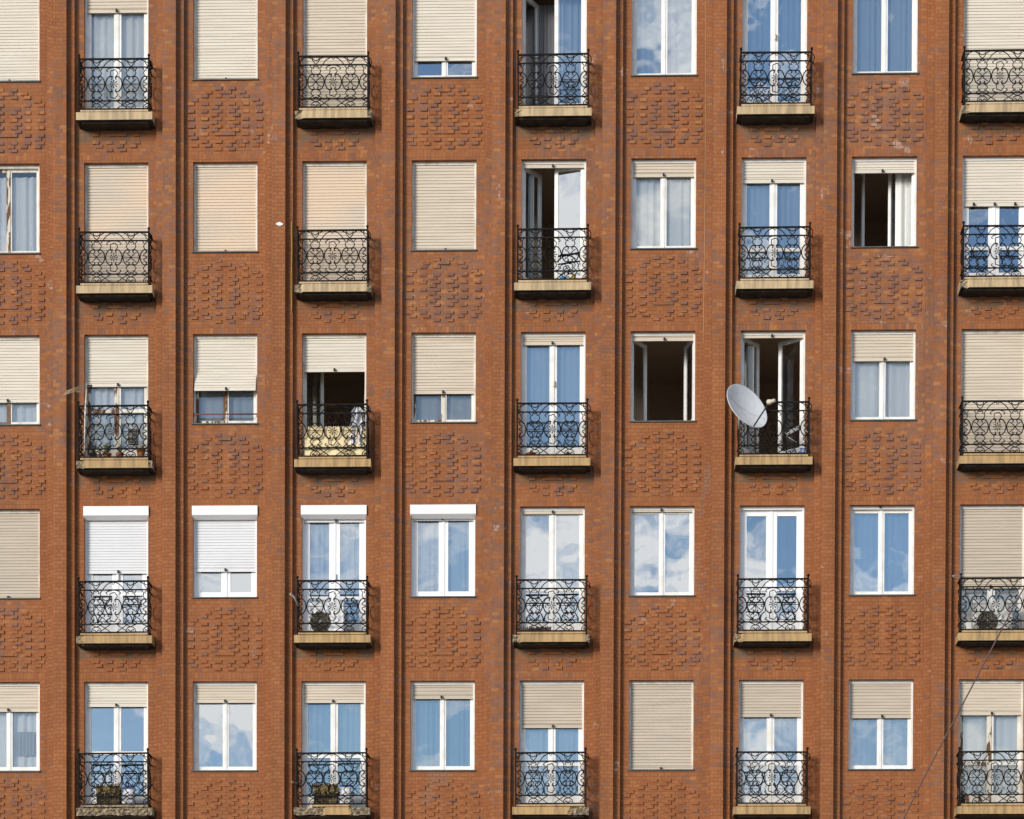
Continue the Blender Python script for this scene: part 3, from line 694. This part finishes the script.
# trough
q0, q1 = at(523, 630, -.28), at(551, 630, -.28)
E = empty('planter_trough', ((q0.x + q1.x) / 2, -.26, floor_z(4)), 'long low dark trough of dry soil on a balcony below cloud reflections', 'planter')
hw = (q1.x - q0.x) / 2
m = MB(); m.box(-hw, hw, -.08, .08, 0, .075, bev=.006); m.build('trough', principled('trough', (.05, .035, .03), .7)[0], E)
m = MB(); rnd = random.Random(3)
for k in range(46):
    x = rnd.uniform(-hw, hw); y = rnd.uniform(-.06, .06); h = rnd.uniform(.015, .05); m.quad((x - .014, y, .07), (x + .014, y, .07), (x + .01, y, .075 + h), (x - .008, y, .07 + h))
m.build('dry_stems', wood('dry_stems', (.07, .05, .035), (.12, .08, .05)), E)
# toys by the open door
z = floor_z(2)
q = at(563, 278, -.25); E = empty('toy_bucket', (q.x, -.24, z), 'small blue bucket on the floor behind the railing of the open door', 'toy bucket')
m = MB(); m.lathe([(.001, 0), (.045, 0), (.06, .09), (.052, .09), (.04, .01), (.001, .01)], (0, 0, 0), seg=14); m.build('bucket', principled('toy_blue', (.03, .28, .48), .4)[0], E)
m = MB(); m.tube([(.058 * math.cos(t * math.pi / 8), 0, .088 + .05 * math.sin(t * math.pi / 8)) for t in range(9)], .004, 5); m.build('handle', PVC, E)
q = at(574, 276, -.25); E = empty('toy_duck', (q.x, -.24, z), 'small yellow toy beside the blue bucket on the balcony floor', 'toy')
m = MB(); m.lathe([(.001, 0), (.045, .005), (.062, .04), (.05, .075), (.03, .09), (.037, .11), (.035, .135), (.018, .152), (.001, .156)], (0, 0, 0), seg=14); m.build('body', principled('toy_yellow', (.75, .50, .02), .4)[0], E)
m = MB(); m.lathe([(.016, 0), (.001, .03)], (0, -.033, .12), (0, -1, 0), 8); m.build('beak', principled('toy_orange', (.7, .2, .02), .4)[0], E)
q = at(584, 277, -.25); E = empty('toy_car', (q.x, -.22, z), 'small red toy in the right corner of the open door balcony', 'toy')
m = MB(); m.box(-.055, .055, -.03, .03, .02, .06, bev=.008); m.box(-.03, .03, -.024, .024, .06, .09, bev=.008); m.build('body', principled('toy_red', (.5, .05, .03), .4)[0], E)
for sx in (-.032, .032):
    m = MB(); m.lathe([(.001, -.008), (.018, -.008), (.018, .008), (.001, .008)], (sx, -.034, .018), (0, 1, 0), 10); m.build('wheel', BLACK, E)
# beige windscreen board behind a railing, with laundry
a, b = at(302, 427, -.33), at(367, 456, -.33)
E = empty('balcony_screen', (cx(3), -.335, floor_z(3)), 'cream cloth screen tied behind the railing below a dark open doorway', 'screen')
m = MB(); n = 30
xa, xb = a.x + .05 - cx(3), b.x - .02 - cx(3); zh = a.z - floor_z(3)
for i in range(n):
    t0, t1 = i / n, (i + 1) / n; f = lambda t: .008 * math.sin(t * 19) + .004 * math.sin(t * 47)
    m.quad((xa + (xb - xa) * t0, f(t0), .0), (xa + (xb - xa) * t1, f(t1), .0), (xa + (xb - xa) * t1, f(t1) * .5, zh + .006 * math.sin(t1 * 14)), (xa + (xb - xa) * t0, f(t0) * .5, zh + .006 * math.sin(t0 * 14)), 0, True)
m.build('cloth', mottled('cream_canvas', (.80, .66, .40), (.72, .58, .34), 3, .9), E)
m = MB(); m.tube([(xa, .0, zh), (xb, .0, zh)], .006, 5); m.build('hem', mottled('hem', (.74, .6, .38), (.7, .56, .34), 3, .9), E)
q = at(361, 412, -.40)
m = MB(); n, k_ = 14, 8; rnd = random.Random(11)
def LP(i, k):
    t, s_ = i / n, k / k_
    wd = .10 + .05 * math.sin(s_ * 2.2) + .01 * math.sin(s_ * 13); x = (t - .5) * 2 * wd * (1 if s_ > .05 else .5) + .02 * math.sin(s_ * 6)
    return (x, -.012 - .028 * math.cos(t * 14 + s_ * 3) - .01 * math.sin(s_ * 9), -s_ * .66)
for i in range(n):
    for k in range(k_): m.quad(LP(i, k + 1), LP(i + 1, k + 1), LP(i + 1, k), LP(i, k), 0 if 2 <= i < n - 1 else 1, True)
o = m.build('hanging_garment', [mottled('grey_white_cloth', (.62, .62, .66), (.16, .16, .19), 11, .9, lo=.46, hi=.58), principled('white_cloth', (.68, .68, .72), .9)[0]], loc=(q.x - .07, -SD + .07, q.z + .10)); tag(o, 'crumpled grey and white garment hanging inside the railing by the cream screen', 'laundry')
# blue bag and plastic stool by the satellite dish door
q = at(803, 449, -.22); z = floor_z(3)
m = MB(); rnd = random.Random(5)
prof = [(.001, 0), (.07, .0), (.085, .05), (.07, .10), (.03, .125), (.05, .15), (.001, .14)]
m.lathe(prof, (0, 0, 0), seg=12); m.v = [(v[0] + rnd.uniform(-.012, .012), v[1] * .8 + rnd.uniform(-.01, .01), v[2] + rnd.uniform(-.006, .006)) for v in m.v]
o = m.build('plastic_bag', mottled('blue_plastic', (.04, .12, .42), (.5, .55, .7), 18, .5, lo=.5, hi=.55), loc=(q.x, -.2, z)); tag(o, 'crumpled blue and white plastic bag in the corner of the dish balcony', 'bag')
q = at(793, 450, -.2)
m = MB(); m.lathe(prof, (0, 0, 0), seg=12); m.v = [(v[0] * .9 + rnd.uniform(-.012, .012), v[1] * .8, v[2] * .95 + rnd.uniform(-.006, .006)) for v in m.v]
o = m.build('plastic_bag', mottled('white_plastic', (.6, .62, .66), (.15, .16, .2), 18, .5, lo=.5, hi=.6), loc=(q.x, -.21, z)); tag(o, 'crumpled white bag just left of the blue bag', 'bag')
# folded clothes horse bar seen through the railing
a, b = at(787, 434, -.1), at(799, 427, -.1)
m = MB(); m.box(-.16, .16, -.012, .012, -.022, .022)
for s_ in (-1, 1): m.tube([(s_ * .12, 0, -.02), (s_ * .16, 0, -.50)], .007, 5)
# drying rack
E = empty('drying_rack', ((a.x + b.x) / 2, -.1, (a.z + b.z) / 2), 'small slanted white drying rack behind the railing, above the blue bag', 'drying rack', rot=(0, -R(26), 0))
m = MB()
for k in (-1, 0, 1): m.tube([(-.15, 0, k * .022), (.15, 0, k * .022)], .007, 5)
m.build('rails', WHITE, E)
for s_ in (-1, 1):
    m = MB(); m.tube([(s_ * .15, 0, -.03), (s_ * .15, 0, .03)], .007, 5)
    m.tube([(s_ * .15, 0, -.03), (s_ * .15 + .12, 0, -.22)], .006, 5); m.build('leg', WHITE, E)

# wicker planter baskets and white canisters, lowest storey
WICK = mottled('wicker', (.16, .12, .06), (.055, .045, .03), 26, .9, lo=.4, hi=.6); OCH = mottled('ochre_foliage', (.24, .16, .06), (.075, .065, .035), 22, .9)
def basket(px0, px1, py, r, label):
    a, b = at(px0, py, -.25), at(px1, py, -.25); hw = (b.x - a.x) / 2; zf = floor_z(r); H = a.z - zf
    E = empty('wicker_basket', ((a.x + b.x) / 2, -.22, zf), label, 'planter', 'wicker planters on the lowest balconies')
    m = MB(); nb = 10
    for k in range(nb):
        z0_ = H * .93 * k / nb; o_ = .006 * (k % 2); m.box(-hw + o_, hw - o_, -.10 + o_, .10 - o_, z0_, z0_ + H * .93 / nb * .88, bev=.004)
    for k in range(9):
        x = -hw + .02 + (2 * hw - .04) * k / 8; m.tube([(x, -.104, 0), (x, -.104, H * .94)], .006, 5)
    m.build('basket', WICK, E)
    m = MB(); rnd = random.Random(px0)
    for k in range(150):
        x = rnd.uniform(-hw, hw); y = rnd.uniform(-.11, .09); z = H * .9 + rnd.uniform(-.14, .05); t = rnd.uniform(0, 3.1); l = rnd.uniform(.02, .045)
        y2 = -.115 - rnd.uniform(0, .02) if z < H * .9 else y
        m.quad((x - l * math.cos(t), y2, z - l * math.sin(t)), (x + .01, y2 - .008, z - .012), (x + l * math.cos(t), y2, z + l * math.sin(t)), (x - .01, y2 - .004, z + .014))
    m.build('trailing_leaves', OCH, E)
def canister(px0, px1, py, r, label):
    a, b = at(px0, py, -.24), at(px1, py, -.24); hw = (b.x - a.x) / 2; zf = floor_z(r); H = a.z - zf
    E = empty('plastic_canister', ((a.x + b.x) / 2, -.2, zf), label, 'canister', 'white canisters on the lowest balconies')
    m = MB(); m.box(-hw, hw, -.075, .075, 0, H, bev=.018); m.tube([(-hw * .5, 0, H - .005), (-hw * .5, 0, H + .04), (hw * .2, 0, H + .04), (hw * .2, 0, H - .005)], .012, 6); m.build('body', mottled('milky_plastic', (.74, .75, .78), (.66, .67, .7), 5, .4), E)
    m = MB(); m.box(-hw * .9, hw * .95, -.070, .04, H + .001, H + .035, bev=.006); m.build('lid', principled('blue_lid', (.03, .09, .42), .4)[0], E)
basket(97, 120.5, 785, 5, 'brown wicker planter beside a canister, on the balcony whose slab edge is wholly crumbled')
canister(122, 134, 789, 5, 'white canister with blue lid on the balcony with the wholly crumbled slab edge')
basket(314, 338, 784, 5, 'brown wicker planter beside a canister, balcony with a smooth patch in its broken slab')
canister(339.5, 350.5, 787, 5, 'white canister with blue lid on the balcony with a smooth patch in its broken slab')

# television aerial on the cluttered balcony
q = at(84.5, 405, -.40)
E = empty('television_aerial', (q.x, -.40, floor_z(3)), 'thin old television aerial pointing left from the cluttered balcony railing', 'aerial')
m = MB(); zt_ = at(84.5, 384, -.40).z - floor_z(3); m.tube([(0, 0, .1), (.01, 0, .75), (.04, 0, zt_)], .014, 6); m.build('mast', mottled('painted_mast', (.7, .68, .62), (.3, .25, .2), 14, .6), E)
m = MB()
for (x1, y1, x0_, y0_) in ((64, 393.5, 88, 385), (63, 395, 87, 387.5), (77, 392, 89, 390), (66, 391.5, 86, 384)):
    A, Bp = at(x0_, y0_, -.42), at(x1, y1, -.55); m.tube([A - E.location, Bp - E.location], .005, 5)
m.build('rods', mottled('brass_rod', (.55, .42, .25), (.4, .32, .2), 9, .4, .4), E)
m = MB(); A = at(90, 386, -.42) - E.location; m.box(A.x - .05, A.x + .035, -.04, .02, A.z - .035, A.z + .02, bev=.006); m.build('junction_box', BLACK, E)
# folded washing line arms
def arm(pts, label, mat=IRON, r_=.012, knob=True):
    P = [at(*p) for p in pts]; m = MB(); m.tube(catmull([p - P[0] for p in P], 5), r_, 6)
    if knob: m.lathe([(.001, -.03), (.022, -.015), (.03, 0), (.022, .015), (.001, .03)], P[-1] - P[0], seg=8)
    o = m.build('washing_line_arm', mat, loc=P[0]); tag(o, label, 'washing line arm', 'washing line arms folded on the railings')
arm([(298, 606, -.38), (295.5, 600, -.48), (293.5, 596.5, -.5), (291, 594.5, -.5)], 'short grey hooked arm left of the balcony with white air conditioner', METAL, .016)
arm([(961, 578, -.38), (957, 578.5, -.46), (954, 577, -.5), (953, 575.5, -.5), (958, 575.5, -.48), (962, 576.5, -.40)], 'thin looped metal arm on the rail end above the greyish air conditioner', METAL, .009, False)
arm([(298, 783.5, -.38), (295, 783, -.46), (292.5, 782.5, -.5)], 'stubby brown arm on the left post beside the wicker planter with smooth slab patch', wood('brown_rod', (.2, .1, .06), (.3, .16, .1)), .012)
arm([(139, 794, -.34), (145, 789, -.44), (151, 785, -.5)], 'slanting black arm with knob, right of the balcony with wholly crumbled slab', IRON, .011)

# cables and wires
def cable(name, pts, r_, mat, label, cat='cable'):
    P = [at(*p) for p in pts]; m = MB(); m.tube(catmull([p - P[0] for p in P], 6), r_, 6); o = m.build(name, mat, loc=P[0]); tag(o, label, cat); return o
cable('overhead_cable', [(1085, 480, -.02), (1050, 545, -1.2), (1021, 593, -2.0), (1003, 627, -2.4), (961, 707.5, -3.0), (931, 764, -3.2), (903, 820, -3.3), (880, 872, -3.4), (790, 1100, -3.0), (700, 1250, -.02)], .013, principled('cable_rubber', (.10, .06, .05), .7)[0], 'dark overhead cable sagging diagonally across the facade')
cable('facade_wire', [(706.5, -60, -.095), (706, 10, -.095), (705.6, 90, -.095), (705, 200, -.095), (703.8, 300, -.095), (703, 345, -.095)], .0045, principled('wire_cream', (.42, .26, .14), .7)[0], 'thin pale wire running straight down beside a brick pilaster, between upper storeys', 'wire')
cable('facade_wire', [(291.5, 222, -.10), (292, 250, -.10), (291.3, 280, -.10), (291.8, 312, -.10)], .008, principled('wire_yellow', (.42, .28, .05), .7)[0], 'short yellowish wire on the pilaster edge near a closed cream shutter', 'wire')
# plaster fleck stuck on the bricks
q = at(279.5, 224, -.2); m = MB(); rnd = random.Random(2); ring = [(rnd.uniform(.7, 1.1) * .062 * math.cos(t * .7), rnd.uniform(.7, 1) * .036 * math.sin(t * .7)) for t in range(9)]
n = len(m.v); m.v += [(x, -.012, z_) for x, z_ in ring] + [(x * 1.1, .0, z_ * 1.1) for x, z_ in ring]
m.f.append(tuple(range(9))); m.mi.append(0); m.sm.append(False)
for i in range(9): m.f.append((i, (i + 1) % 9, 9 + (i + 1) % 9, 9 + i)); m.mi.append(0); m.sm.append(False)
m.build('plaster_fleck', principled('white_plaster', (.8, .8, .8), .8)[0], B, loc=(q.x, -.2, q.z))
